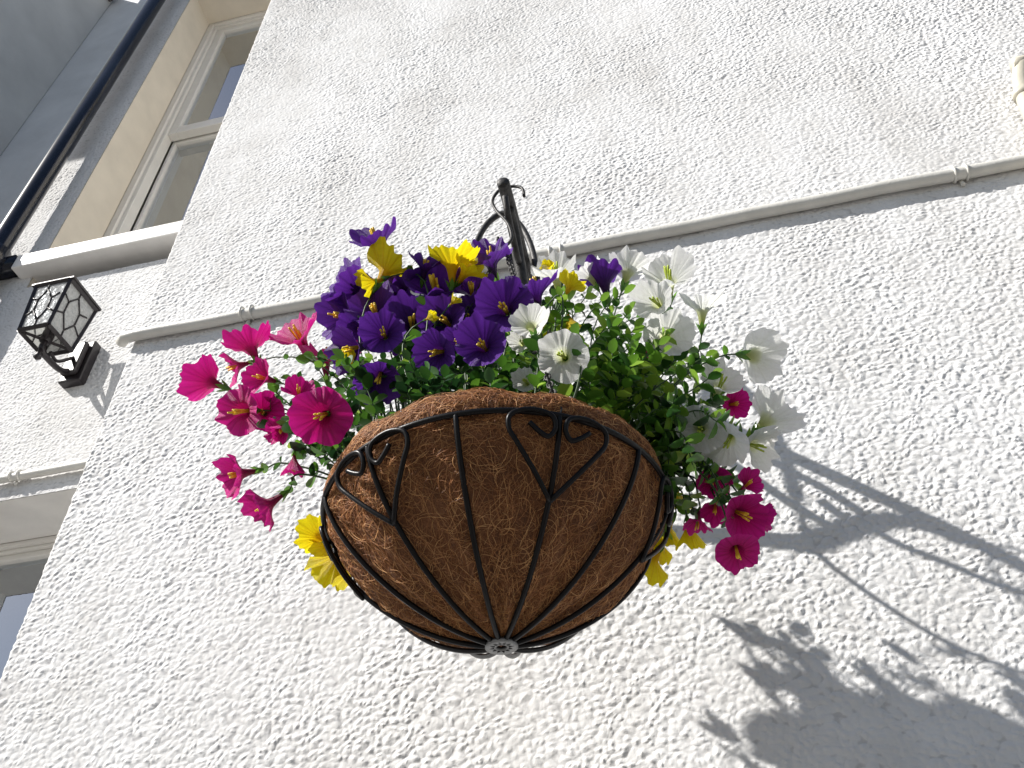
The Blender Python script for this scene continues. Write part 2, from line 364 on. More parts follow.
# overflow pipe, upper right
ov=thing('overflow_pipe','cream elbow pipe at the upper right edge of the wall','pipe',tuple(P(1010,62,YM)))
a=P(1016,70,YM-.035); m=MB()
q=[V(2.2,YM-.045,a[2]-.02),V(a[0]+.10,YM-.045,a[2]+.005),V(a[0]+.02,YM-.045,a[2]),V(a[0],YM-.04,a[2]-.02),P(1024,95,YM-.03),P(1044,140,YM-.03),P(1120,300,YM-.03)]
m.tube(cat_rom(q,6),.017,18); m.build('pipe',M['cream'],ov)
m=MB(); a=P(1022,92,YM-.03); b_=P(1024,97,YM-.03); m.tube([a,b_],.020,18); m.build('collar',M['cream'],ov)

# ------------------------------------------------------------ wall lantern
lx1=-1.2267*1.22; lx0=lx1-.09; ly0,ly1=1.22,1.325; lz0,lz1=CZ+1.3735*1.22-.005,CZ+1.3735*1.22+.172
la=thing('wall_lantern','black wall lantern with leaded glass panes under the window sill','lantern',(lx0,YL,lz0-.1))
fl=.010                              # the body widens a little upwards
def lc(i,j,t): return V((lx0,lx1)[i]+(-fl,fl)[i]*t,(ly0,ly1)[j]+(-fl,fl)[j]*t,lz0+(lz1-lz0)*t)
m=MB()
for i in (0,1):
    for j in (0,1): m.bar(lc(i,j,0),lc(i,j,1),.009,.009)
for t in (0,1):
    for A,B in (((0,0),(1,0)),((1,0),(1,1)),((1,1),(0,1)),((0,1),(0,0))): m.bar(lc(*A,t),lc(*B,t),.011,.011)
m.bar(lc(0,0,0),lc(1,1,0),.008,.008); m.bar(lc(1,0,0),lc(0,1,0),.008,.008)
m.build('lantern_frame',M['lant'],la,False)
for A,B in (((0,0),(1,0)),((1,0),(1,1)),((1,1),(0,1)),((0,1),(0,0))):
    c=[lc(*A,0),lc(*B,0),lc(*B,1),lc(*A,1)]; nn=nrm(np.cross(c[1]-c[0],c[3]-c[0]))
    m=MB(); m.add([p for p in c]+[p-nn*.002 for p in c],[(0,1,2,3),(7,6,5,4),(0,4,5,1),(1,5,6,2),(2,6,7,3),(3,7,4,0)]); pn=m.build('glass_pane',M['lglass'],la,False)
    def uv(a,b): return c[0]+(c[1]-c[0])*a+(c[3]-c[0])*b
    m=MB(); D=[(.5,.22),(.78,.36),(.78,.64),(.5,.80),(.22,.64),(.22,.36)]
    D=[(.5,.16),(.74,.40),(.74,.64),(.5,.86),(.26,.64),(.26,.40)]
    for k in range(6): m.tube([uv(*D[k]),uv(*D[(k+1)%6])],.0029,6)
    for p,q in ((D[0],(.5,0)),(D[3],(.5,1)),(D[1],(1,.30)),(D[2],(1,.72)),(D[4],(0,.72)),(D[5],(0,.30))): m.tube([uv(*p),uv(*q)],.0029,6)
    m.build('leading',M['lant'],pn)
m=MB(); cx,cy=(lx0+lx1)/2,(ly0+ly1)/2; e=.068
q=[(cx-e,cy-e,lz1),(cx+e,cy-e,lz1),(cx+e,cy+e,lz1),(cx-e,cy+e,lz1)]
m.add(q+[(x,y,z_+.008) for x,y,z_ in q]+[(cx+(x-cx)*.3,cy+(y-cy)*.3,lz1+.05) for x,y,_ in q],
 [(3,2,1,0),(0,1,5,4),(1,2,6,5),(2,3,7,6),(3,0,4,7),(4,5,9,8),(5,6,10,9),(6,7,11,10),(7,4,8,11),(8,9,10,11)]); 
m.tube([(cx,cy,lz1+.05),(cx,cy,lz1+.065),(cx,cy,lz1+.08)],[.012,.014,.003],12)
m.build('lantern_roof',M['lant'],la,False,.001)
m=MB(); m.tube([(cx,cy,lz0-.004),(cx,cy,lz0+.03),(cx,cy,lz0+.035)],[.016,.016,.013],14); m.build('lamp_holder',M['lant'],la)
m=MB(); m.tube([(cx,cy,lz0+.03),(cx,cy,lz0+.05),(cx,cy,lz0+.075),(cx,cy,lz0+.1),(cx,cy,lz0+.115)],[.012,.02,.028,.024,.006],16); m.build('bulb',simple('opal_bulb',(.8,.8,.78),.2,var=.02),la)
px_,pz_=cx-.005,CZ+1.715
m=MB(); ar=cat_rom([(px_,YL-.03,pz_-.045),(px_,YL-.07,pz_-.075),(cx,cy+.02,pz_-.085),(cx,cy,lz0-.03),(cx,cy,lz0)],6); m.tube(ar,.0085,10)
m.tube(cat_rom([(px_,YL-.02,pz_+.03),(px_,YL-.05,pz_-.01),(px_,YL-.09,pz_-.06),(cx,cy+.03,pz_-.06)],5),.005,8)
m.tube([(cx,cy,lz0-.03),(cx,cy,lz0-.055),(cx,cy,lz0-.066),(cx,cy,lz0-.074)],[.007,.007,.011,.003],10); m.build('arm',M['lant'],la)
m=MB(); m.box((px_-.036,YL-.028,pz_-.08),(px_+.036,YL+.004,pz_+.08)); m.box((px_-.024,YL-.046,pz_-.062),(px_+.024,YL-.028,pz_+.062)); m.build('wall_plate',M['lant'],la,False,.005)

# ------------------------------------------------------------ iron bracket
XA=-.125
def B(u,z): return V(XA,YM-u,CZ+z)
bk=thing('hanging_bracket','dark weathered iron scroll bracket holding up the hanging basket','bracket',tuple(B(0,1.0)))
m=MB(); m.box((XA-.016,YM-.010,CZ+.70),(XA+.016,YM+.003,CZ+1.22)); m.build('wall_plate',M['iron'],bk,False,.003)
m=MB(); pts=cat_rom([B(.008,1.150),B(.12,1.149),B(.20,1.147),B(.27,1.15),B(.33,1.15),B(.362,1.146),B(.378,1.143)],6)
m.tube(pts,[.0108]*(len(pts)-3)+[.011,.010,.005],14)
m.build('arm',M['iron'],bk)
m=MB(); pts=cat_rom([B(.008,.745),B(.05,.775),B(.11,.85),B(.17,.927),B(.205,.968),B(.245,1.05),B(.272,1.101),B(.298,1.132),B(.325,1.138)],5)
m.tube(pts,[.0078+.0025*math.sin(PI*i/(len(pts)-1)) for i in range(len(pts))],12); m.build('brace',M['iron'],bk)
def scroll(pts,r): m=MB(); m.tube(cat_rom(pts,5),r,10); m.build('scroll',M['iron'],bk)
scroll([B(.03,1.10),B(.09,1.125),B(.15,1.122),B(.205,1.112),B(.235,1.108),B(.256,1.096),B(.262,1.078),B(.245,1.066),B(.228,1.078)],.0068)
scroll([B(.06,.98),B(.11,1.04),B(.15,1.062),B(.18,1.052),B(.205,1.037),B(.232,1.032),B(.243,1.046)],.007)
scroll([B(.21,1.060),B(.209,1.02),B(.207,.984),B(.214,.957),B(.232,.940),B(.258,.927),B(.285,.925),B(.326,.946),B(.352,.985)],.0036)
scroll([B(.248,1.07),B(.262,1.07),B(.28,1.067),B(.303,1.076),B(.33,1.083),B(.352,1.096),B(.362,1.12)],.0055)
# hoop that straddles the arm
yh=YM-.20; m=MB(); xa=XA+.007
hp=[P(537,300,yh),P(536.5,272,yh),P(531,246,yh),P(520,225,yh),P(505,213.5,yh),P(490,221,yh),P(479,237,yh),P(472,258,yh),P(468,285,yh)]
m.tube(cat_rom(hp,6),.0060,10); m.build('hoop',M['iron'],bk)

# ------------------------------------------------------------ hanging basket
bx,by,bz,R,h=-.1560,.7454,CZ+.4950,.1875,.1415
hb=thing('hanging_basket','round black wire hanging basket lined with brown coir, heart scrolls round its rim','hanging basket',(bx,by,bz-h))
def bowl(th,s,off=0):                # s 0 rim .. 1 hub
    a=s*PI/2; r=(R+off)*math.cos(a)**1.24 if s<1 else 0; z=-(h+off)*math.sin(a)**1.36
    return V(bx+r*math.cos(th),by+r*math.sin(th),bz+z)
def bn(th,s):
    a=bowl(th,max(0,s-.01)); b_=bowl(th,min(.999,s+.01)); t=nrm(b_-a); w=V(-math.sin(th),math.cos(th),0); n_=np.cross(t,w); 
    return n_ if n_@(bowl(th,s)-V(bx,by,bz-.02))>0 else -n_
# liner
def bulge(th,s):                     # felt pushes out between the wires
    return -.004+.0018*(math.sin(th*6+PI/2)**2)*math.sin(PI*min(1,s*1.1))+.0022*math.sin(th*9+s*7)+.0015*math.sin(th*23-s*19)
m=MB(); nth=144; rows=[]
for s_ in np.linspace(.965,0,34): rows.append(('b',s_))
for k in np.linspace(0,1,7)[1:]: rows.append(('t',k))
v=[];f=[]
def top(th,k,ins=0):
    ht=.033+.0012*math.sin(3*th+1.6)+.0016*math.sin(7*th)+.002*math.sin(17*th); r=R-.003-ins+.005*math.sin(PI*k)-.001*k*k+.0015*math.sin(11*th)
    return V(bx+r*math.cos(th),by+r*math.sin(th),bz+ht*k)
for kind,s_ in rows:
    for i in range(nth):
        th=2*PI*i/nth; v.append(bowl(th,s_)+bn(th,s_)*bulge(th,s_) if kind=='b' else top(th,s_))
for ins,k in ((.006,1.06),(.013,1.0),(.015,.3),(.016,-.4)):
    for i in range(nth): v.append(top(2*PI*i/nth,k if k>0 else 0,ins)+V(0,0,-.02 if k<0 else 0))
nr=len(v)//nth
for r_ in range(nr-1):
    for i in range(nth): i2=(i+1)%nth; f.append((r_*nth+i,r_*nth+i2,(r_+1)*nth+i2,(r_+1)*nth+i)[::-1])
v.append(bowl(0,1)+V(0,0,.006)); c0=len(v)-1
for i in range(nth): f.append((c0,i,(i+1)%nth)[::-1])
m.add(v,f,0,tone=.5)
# thousands of loose coir fibres lying on it
def lpt(th,s,o):
    if s>=0: return bowl(th,s)+bn(th,s)*(bulge(th,s)+o)
    k=min(1.03,-s/.2); p=top(th,k); return p+V(math.cos(th),math.sin(th),0)*o
for i in range(20000):
    u_=random.random(); s0=-.2+1.14*(1-(1-u_)**1.25) if random.random()<.8 else random.uniform(-.2,.3)
    s0=min(.93,s0); th=random.uniform(0,2*PI)
    if math.sin(th)>.55: continue
    ang=random.uniform(0,2*PI); curv=random.gauss(0,60); ln=random.uniform(.008,.034); k=6
    rr=max(.02,R*math.cos(max(0,s0)*PI/2)); pts=[]; t_,q_=th,s0; lift=random.uniform(.0002,.0022); st=ln/k
    for j in range(k+1):
        pts.append(lpt(t_,max(-.205,min(.95,q_)),lift*(.3+math.sin(PI*j/k))+random.uniform(0,.0002)))
        t_+=math.cos(ang)*st/rr; q_+=math.sin(ang)*st/(.235); ang+=curv*st+random.gauss(0,.12)
    m.tube(pts,random.uniform(.00013,.00028),3,1,False,tone=min(1,max(0,random.gauss(.56,.27))))
m.build('coir_liner',[M['coir'],M['fibre']],hb)
m=MB(); v=[V(bx,by,bz+.012)]; f=[]
for ring in range(1,9):
    for i in range(40): t=2*PI*i/40; rr=.174*ring/8; v.append(V(bx+rr*math.cos(t),by+rr*math.sin(t),bz+.010-.01*(ring/8)**2+random.uniform(-.003,.003)))
for i in range(40): f.append((0,1+i,1+(i+1)%40))
for ring in range(7):
    for i in range(40): a=1+ring*40+i; b_=1+ring*40+(i+1)%40; f.append((a,a+40,b_+40,b_))
m.add(v,f); m.build('soil',M['soil'],hb)
m=MB(); m.tube([(bx+(R+.003)*math.cos(t),by+(R+.003)*math.sin(t),bz) for t in np.linspace(0,2*PI,121)],.0031,10,cap=False); m.build('rim_wire',M['wire'],hb)
for k in range(12):
    th=math.radians(k*30+1); m=MB()
    m.tube([bowl(th,s_,.003) for s_ in np.linspace(0,.955,34)],.0028,8); m.build('rib',M['wire'],hb)
def heart(th0):
    def hp(a,d,o=.0062): return lambda: None
    def Q(x,d): s_=d/.232; th=th0+x/(R*max(.3,math.cos(s_*PI/2)**.6)); return bowl(th,s_,.0068)
    m=MB()
    for sg in (-1,1):
        pts=[(0,.092),(.020,.072),(.039,.049),(.0485,.033),(.0475,.016),(.035,.004),(.020,.003),(.0080,.013),(.0050,.029),(.011,.039),(.020,.035),(.030,.025)]
        m.tube(cat_rom([Q(sg*x,d) for x,d in pts],5),.0026,8)
    m.build('heart_scroll',M['wire'],hb)
for k in range(6): heart(math.radians(k*60+1))
m=MB()                               # bottom disc with hole
for r0,r1,z0 in ((.0055,.0165,-.0045),):
    n_=36; v=[]; f=[]
    for rr,zz in ((r0,z0),(r1,z0),(r1,z0+.003),(r0,z0+.003)):
        for i in range(n_): t=2*PI*i/n_; v.append((bx+rr*math.cos(t),by+rr*math.sin(t),bz-h+zz))
    for q_ in range(4):
        for i in range(n_): a=q_*n_+i; b_=q_*n_+(i+1)%n_; c_=((q_+1)%4)*n_; f.append((a,b_,c_+(i+1)%n_,c_+i))
    m.add(v,f)
m.build('bottom_disc',M['galv'],hb)
HK=V(-.133,.757,CZ+1.005)
def chain(p0,p1,link=.0125,name='chain'):
    m=MB(); d=p1-p0; n_=int(np.linalg.norm(d)/(link*.72)); t=nrm(d); a=nrm(np.cross(t,V(.3,1,.1))); b_=np.cross(t,a)
    for i in range(n_):
        c=p0+d*(i+.5)/n_; w=a if i%2 else b_
        m.tube([c+t*link*.5*math.cos(q)+w*.0034*math.sin(q) for q in np.linspace(0,2*PI,11)],.0011,5,cap=False)
    m.build(name,M['iron'],hb)
for th in (301,181,61): chain(HK,V(bx+(R+.003)*math.cos(math.radians(th)),by+(R+.003)*math.sin(math.radians(th)),bz+.004))
m=MB()                               # S hook over the arm
at=B(.350,1.1635)
hk=[at+V(.030,0,-.036),at+V(.028,-.001,-.014),at+V(.016,0,-.0015),at+V(0,0,.001),at+V(-.014,0,-.006),at+V(-.024,0,-.030),at+V(-.018,-.002,-.062),HK+V(.006,0,.060),HK+V(.012,0,.034),HK+V(.012,0,.010),HK+V(0,0,-.003),HK+V(-.010,0,.008),HK+V(-.009,0,.022)]
m.tube(cat_rom(hk,5),.0026,8); m.build('hook',M['iron'],hb)

# ------------------------------------------------------------ petunias
SX,SZ=1.75,1.70                      # slant of the sunlight across the wall
def smooth(a,b,x): t=min(1,max(0,(x-a)/(b-a))); return t*t*(3-2*t)
def flower_me(kind,seed):
    rg=random.Random(seed); m=MB(); nt,nh=16,80; v=[];f=[];rad=[];vein=[]
    ph=[rg.uniform(0,6.28) for _ in range(8)]; fold=rg.uniform(0,6.28)
    for i in range(nt+1):
        t=i/nt
        if kind=='flat': r=.07+.13*smooth(0,.3,t)+.82*max(0,(t-.22)/.78)**1.05; z=.62*smooth(0,.42,t)+.10*t-.10*max(0,t-.6)
        elif kind=='cup': r=.07+.12*smooth(0,.3,t)+.72*max(0,(t-.2)/.8)**1.35; z=.50*smooth(0,.3,t)+.62*t
        else: r=.07+.10*smooth(0,.3,t)+.62*max(0,(t-.15)/.85)**1.1; z=.35*smooth(0,.3,t)+.95*t
        for j in range(nh):
            th=2*PI*j/nh; lobe=abs(math.cos(2.5*th))**.6
            rr=r*(1-.07*t**3*(1-lobe))*(1+.05*t*math.sin(th+ph[0])+.04*t*math.sin(2*th+ph[1]))
            ruf=t**2.6*(.045*math.sin(5*th+ph[2])+.06*math.sin(7*th+ph[3])+.05*math.sin(11*th+ph[4])+.035*math.sin(16*th+ph[6])+.02*math.sin(27*th+ph[7]))
            w_=20*th+1.6*math.sin(3*th+ph[0])+1.2*math.sin(5*th+ph[2]); flu=.024*t*(1-.7*t)*math.cos(w_+ph[5])*(.65+.45*math.sin(2*th+ph[4])); 
            zz=z+ruf*(1.0 if kind!='tube' else .5)+flu+.20*t*t*math.cos(th-fold)**2+t*t*(.07*math.sin(2*th+ph[1])+.08*math.sin(3*th+ph[3]))+t**3*.05*math.sin(9*th+ph[7])*math.sin(2*th+ph[0])
            rr+=ruf*(.3 if kind=='flat' else .5)+flu*.3
            v.append((rr*math.cos(th),rr*math.sin(th),zz)); rad.append(t); vein.append(max(0,math.cos(w_+ph[5]+PI))**3*smooth(.1,.5,t))
    for i in range(nt):
        for j in range(nh): j2=(j+1)%nh; f.append((i*nh+j,i*nh+j2,(i+1)*nh+j2,(i+1)*nh+j))
    return v,f,rad,vein
def stamen_mb(seed):
    rg=random.Random(seed); m=MB()
    for k in range(5):
        t=k*1.257+rg.uniform(-.3,.3); d=rg.uniform(.05,.14); z1=rg.uniform(1.0,1.4)
        p=[(.03*math.cos(t),.03*math.sin(t),.12),(.05*math.cos(t),.05*math.sin(t),.5),(d*math.cos(t),d*math.sin(t),z1)]
        q=cat_rom(p,4); m.tube(q,[.024]*(len(q)-2)+[.045,.036],5)
    return m
def calyx_mb():
    m=MB(); n_=10; v=[];f=[]
    prof=[(.035,-.26),(.055,-.22),(.10,-.10),(.125,.02),(.10,.14)]
    for r_,z_ in prof:
        for j in range(n_): t=2*PI*j/n_; v.append((r_*math.cos(t),r_*math.sin(t),z_))
    for i in range(len(prof)-1):
        for j in range(n_): j2=(j+1)%n_; f.append((i*n_+j,i*n_+j2,(i+1)*n_+j2,(i+1)*n_+j))
    m.add(v,f,0,tone=.6)
    for k in range(5):
        t=2*PI*k/5; c,s_=math.cos(t),math.sin(t); 
        q=[(.10,-.04,-.07),(.10,-.04,.07),(.17,.10,.075),(.17,.10,-.075),(.27,.26,0.0)]
        m.add([(r_*c-w*s_,r_*s_+w*c,z_) for r_,z_,w in q],[(0,1,2,3),(3,2,4)],0,tone=.75)
    return m
_cache={}
def proto(kind,var,col,base):
    k=(kind,var,col)
    if k not in _cache:
        v,f,rad,vein=flower_me(kind,hash_(kind)+var*17); m=MB(); m.add(v,f,0,radial=rad,vein=vein)
        o=m.build('flower',M[col]); _cache[k]=o.data; bpy.data.objects.remove(o)
    return _cache[k]
def hash_(s): return sum(ord(c)*(i+3) for i,c in enumerate(s))
def shared(key,mb,mats):
    if key not in _cache: o=mb.build(key.split('|')[0],mats); _cache[key]=o.data; bpy.data.objects.remove(o)
    return _cache[key]
def link(name,me,parent,mw):
    o=bpy.data.objects.new(name,me); COL.objects.link(o); o.parent=parent
    pw=parent_world(parent); o.matrix_local=pw.inverted()@mw; MW[o.name]=mw; return o
MW={}
def parent_world(p):
    if p.name in MW: return MW[p.name]
    return Matrix.Translation(Vector(wloc(p)))
def frame_m(pos,axis,scale,roll):
    z=nrm(axis); a=nrm(np.cross(V(.13,.31,.94) if abs(z[2])<.9 else V(1,.2,0),z)); b_=np.cross(z,a)
    x=a*math.cos(roll)+b_*math.sin(roll); y=np.cross(z,x)
    return Matrix([[x[i]*scale,y[i]*scale,z[i]*scale,pos[i]] for i in range(3)]+[[0,0,0,1]])
def leaf(m,p,d,up,ln,w,tone):
    d=nrm(d); sd=nrm(np.cross(d,up)); n_=np.cross(sd,d); c=ln*random.uniform(-.05,.22)
    prof=[(0,.10),(.22,.78),(.5,1),(.78,.78),(1,.12)]; v=[]
    for t,ww in prof:
        mid=p+d*ln*t-n_*c*t*t
        v+= [mid-sd*w*.5*ww+n_*w*.16*ww,mid,mid+sd*w*.5*ww+n_*w*.16*ww]
    f=[]
    for i in range(4):
        for j in (0,1): a=i*3+j; f.append((a,a+1,a+4,a+3))
    m.add(v,f,0,tone=tone)
def leaf_run(m,pts,n_pairs,size,t0=.35,t1=1.0,tone=.5):
    k=len(pts)
    for i in range(n_pairs):
        t=t0+(t1-t0)*(i+random.uniform(.2,.8))/n_pairs; q=min(k-2,int(t*(k-1))); p=pts[q]+(pts[q+1]-pts[q])*(t*(k-1)-q)
        tg=nrm(pts[q+1]-pts[q]); a=nrm(np.cross(tg,V(random.gauss(0,1),random.gauss(0,1),random.gauss(0,1))))
        for sg in (1,-1):
            d=nrm(a*sg+tg*random.uniform(.2,.7)+V(0,0,.25)); ln=size*random.uniform(.55,1.35)
            leaf(m,p,d,tg+V(0,0,.4),ln,ln*random.uniform(.62,.85),min(1,max(0,random.gauss(tone,.30))))
def curve_stem(root,tip,end_dir,lift):
    L_=np.linalg.norm(tip-root); a=root+V(0,0,1)*L_*lift+(tip-root)*.12; b_=tip-nrm(end_dir)*L_*.28
    out=[]
    for i in range(13):
        t=i/12; out.append((1-t)**3*root+3*(1-t)**2*t*a+3*(1-t)*t*t*b_+t**3*tip)
    return out
def cdir(v): return nrm(v[0]*CR+v[1]*CU-v[2]*CF)
def root_for(tip,k=.80):             # a stem leaves the soil under its flower, inside the liner
    d=V(tip[0]-bx,tip[1]-by,0); r_=np.linalg.norm(d); rr=min(r_*.75,.168*k*random.uniform(.85,1.1))
    d=d/max(1e-6,r_); return V(bx+d[0]*rr,by+d[1]*rr,bz+.008)
def add_flower(plant,px,py,size,ax,y,kind,col,leaves=4,stamen='yell',leaf_tone=.5):
    y0=y
    rr_=size*.5*mpp(P(px,py,y))
    while y>.60 and not all(clear(P(px,py,y)+V(dx,0,dz)*rr_,-4) for dx,dz in ((0,0),(-.9,0),(0,.9),(.7,.5))): y-=.01
    if (px,py) in ((338,300),(344,316)): y=y0
    c=P(px,py,y); mp=mpp(c); rad={'flat':.51,'cup':.61,'tube':.66}[kind]*size*mp*(1.10 if col=='purple' else 1.04); axis=cdir([ax[0]-.2,ax[1]+.12,ax[2]] if col=='white' else ax if col!='purple' else [ax[0]+random.uniform(-.45,.25),ax[1]+random.uniform(-.1,.5),ax[2]])
    off={'flat':.62,'cup':.75,'tube':.7}[kind]; pos=c-axis*rad*off
    fm=frame_m(pos,axis,rad,random.uniform(0,6.28)); var=random.randrange(7)
    fo=link('flower',proto(kind,var,col,None),plant,fm)
    link('stamens',shared('stamens|%s%d'%(stamen,var),stamen_mb(var),M[stamen]),fo,fm)
    link('calyx',shared('calyx',calyx_mb(),M['leaf']),fo,fm)
    base=pos-axis*rad*.24; root=root_for(base)
    out=V(base[0]-bx,base[1]-by,0); low=base[2]<bz+.12
    pts=curve_stem(root,base,axis,.9 if low and np.linalg.norm(out)>.16 else .35)
    if low:                          # climb over the liner edge first
        d=nrm(out); e=V(bx+d[0]*.178,by+d[1]*.178,bz+.055+random.uniform(0,.02))
        pts=cat_rom([root,e,e*.45+base*.55+V(0,0,.02)+d*.02,base],5)
    m=MB(); n_=len(pts); m.tube(pts,[.0014-.0004*i/(n_-1) for i in range(n_)],6); st=m.build('stem',M['stem'],plant)
    if leaves:
        m=MB(); leaf_run(m,pts,leaves,.0165,.45,.97,leaf_tone); lf=m.build('leaves',M['leaf'],st)
def add_sprig(plant,px,py,y,n_pairs=8,size=.0155,tone=.5,lean=None):
    tip=P(px,py,y); root=root_for(tip); out=V(tip[0]-bx,tip[1]-by,0)
    if tip[2]<bz+.10 and np.linalg.norm(out)>.15:
        d=nrm(out); e=V(bx+d[0]*.18,by+d[1]*.18,bz+.055+random.uniform(0,.02)); pts=cat_rom([root,e,e*.45+tip*.55+V(0,0,.02)+d*.015,tip],5)
    else: pts=curve_stem(root,tip,nrm(V(out[0],out[1],.12)+V(*[random.gauss(0,.06) for _ in range(3)])),.4)
    m=MB(); m.tube(pts,[.0013-.0006*i/(len(pts)-1) for i in range(len(pts))],5); st=m.build('stem',M['stem'],plant)
    m=MB(); leaf_run(m,pts,n_pairs,size,.30,1.0,tone); 
    leaf(m,tip,tip-pts[-2],V(0,0,1),size*1.0,size*.7,tone+.15)
    m.build('leaves',M['leaf'],st)

def clear(p,pad=6):                   # does the sunlight passing p strike a part of the wall that is shaded (or unseen) in the photograph?
    u=YM-p[1]; q=V(p[0]+SX*u,YM,p[2]-SZ*u)-V(0,0,CZ); d=q@CF
    x=512+FPX*(q@CR)/d; y=384-FPX*(q@CU)/d
    if x>1030 or y>775: return True
    if x<715 and y<430 and x>330: return True
    if x<700 and y<480 and x>600: return True
    if x<722: return False
    o=np.interp(x,[722,735,750,765,780,880,960,1030],[705,650,662,668,678,690,705,735])+pad
    return y>o or (x<770 and y<430)
def lit_patch(p):                     # would p throw its shade on the sunlit patch of the liner?
    for th,s_ in ((232,.12),(243,.22),(255,.12),(262,.3),(250,.02),(225,.3)):
        w=p-bowl(math.radians(th),s_); t=w@SUN
        if t>0 and np.linalg.norm(w-SUN*t)<.032: return True
    return False
SUN=nrm((-SX,-1,SZ))
def plant(name,label,px,py,y): 
    p=P(px,py,y); q=root_for(p); return thing(name,label,'plant',tuple(q),'petunia plants in the hanging basket')
pm=plant('petunia_plant','magenta petunia trailing over the left side of the basket',260,400,.68)
pp=plant('petunia_plant','dark purple petunia massed above the middle of the basket',420,310,.66)
pw=plant('petunia_plant','white petunia with small round leaves on the right of the basket',680,350,.76)
pr=plant('petunia_plant','magenta petunia hanging down at the lower right of the basket',740,520,.78)
pyt=plant('petunia_plant','yellow petunia standing up among the purple flowers at the top',450,265,.72)
pyl=plant('petunia_plant','yellow petunia hanging down behind the lower left of the basket',335,560,.80)
pyr=plant('petunia_plant','yellow petunia hanging down behind the lower right of the basket',655,560,.86)

for a in [
 (210,382,43,(-.8,.25,-.35),0.730,'cup'),(251,347,43,(-.45,.8,-.35),0.730,'cup'),(300,339,46,(-.35,.75,.45),0.765,'cup'),
 (238,366,30,(-.6,-.2,.3),0.760,'cup'),(264,378,34,(-.5,.2,.6),0.720,'cup'),(244,411,50,(-.45,.0,.85),0.700,'flat'),
 (262,412,36,(.2,.1,.8),0.730,'cup'),(325,361,40,(-.1,.9,-.05),0.795,'cup'),(323,415,58,(-.05,-.05,1),0.595,'flat'),
 (299,394,30,(.1,.6,.4),0.690,'cup'),(240,474,40,(-.65,-.1,.6),0.690,'cup'),(268,505,42,(-.6,-.45,.45),0.690,'cup'),
 (294,463,22,(.05,-.85,.3),0.690,'tube'),(278,432,22,(-.3,.1,.8),0.710,'cup'),(349,352,22,(.1,.3,.8),0.710,'cup'),(283,428,20,(-.3,-.5,.6),0.700,'tube')]:
    add_flower(pm,a[0],a[1],a[2],a[3],a[4],a[5],'magenta',leaves=3,leaf_tone=.5)
for a in [
 (379,244,42,(-.5,.75,.35),0.780,'cup'),(352,287,46,(-.6,.5,.5),0.760,'cup'),(344,316,44,(-.75,.05,.6),0.775,'cup'),
 (376,314,44,(.0,.3,.8),0.745,'cup'),(405,286,42,(.1,.7,.2),0.760,'cup'),(436,292,50,(.0,.45,.8),0.750,'cup'),
 (412,324,46,(.2,.1,.9),0.750,'cup'),(446,322,42,(.1,.0,.9),0.745,'cup'),(384,334,38,(-.1,-.1,.9),0.680,'cup'),
 (355,348,42,(-.4,-.2,.8),0.690,'cup'),(379,377,38,(.1,-.6,.6),0.670,'cup'),(438,352,40,(-.1,-.2,.9),0.660,'cup'),
 (491,262,42,(.0,.75,.55),0.780,'cup'),(472,293,38,(-.1,.4,.7),0.770,'cup'),(505,309,48,(.0,.1,.9),0.650,'cup'),
 (536,294,42,(.15,.85,.1),0.655,'cup'),(483,346,44,(.1,-.1,.8),0.630,'cup'),(460,343,28,(-.2,.1,.7),0.680,'cup'),
 (604,282,42,(-.05,.75,-.5),0.770,'cup'),(395,308,40,(-.2,.3,.7),0.770,'cup'),(362,330,36,(-.3,.0,.8),0.770,'cup'),
 (468,316,34,(.2,.1,.8),0.770,'cup'),(425,268,30,(.0,.8,.3),0.820,'cup'),(338,302,24,(-.3,1,.1),0.787,'cup'),(400,322,44,(-.2,.3,.8),0.79,'cup'),(442,322,46,(.1,.3,.8),0.80,'cup'),(482,322,46,(.2,.2,.8),0.795,'cup'),(366,306,44,(-.4,.4,.8),0.80,'cup'),(420,345,44,(0,.1,.8),0.80,'cup'),(371,388,24,(-.2,-.7,.4),0.690,'tube')]:
    add_flower(pp,a[0],a[1],a[2],a[3],a[4],a[5],'purple',leaves=3,leaf_tone=.45)
for a in [
 (556,276,42,(.0,.8,.5),.70,'cup'),(563,356,50,(-.05,.05,1),.60,'flat'),(669,281,46,(.0,.65,.7),.74,'cup'),
 (657,303,38,(-.3,.2,.8),.72,'cup'),(666,337,44,(.2,.15,.85),.73,'cup'),(702,310,40,(.25,.9,-.15),.74,'cup'),
 (755,356,48,(.8,-.15,-.45),.76,'cup'),(720,386,40,(.3,.3,.4),.76,'cup'),(701,429,46,(-.1,-.05,1),.72,'flat'),
 (729,440,42,(-.25,-.4,.8),.74,'cup'),(768,419,50,(.8,.35,-.4),.78,'cup'),(755,446,40,(.5,-.2,.5),.79,'cup'),
 (628,272,40,(.4,.4,-.3),.76,'cup'),(531,326,36,(.1,.2,-.4),.625,'cup'),(522,343,22,(.0,.2,.8),.68,'cup'),
 (526,382,24,(.0,.1,.8),.66,'tube'),(590,276,30,(-.2,.6,-.2),.76,'cup')]:
    add_flower(pw,a[0],a[1],a[2],a[3],a[4],a[5],'white',leaves=6,stamen='green',leaf_tone=.68)
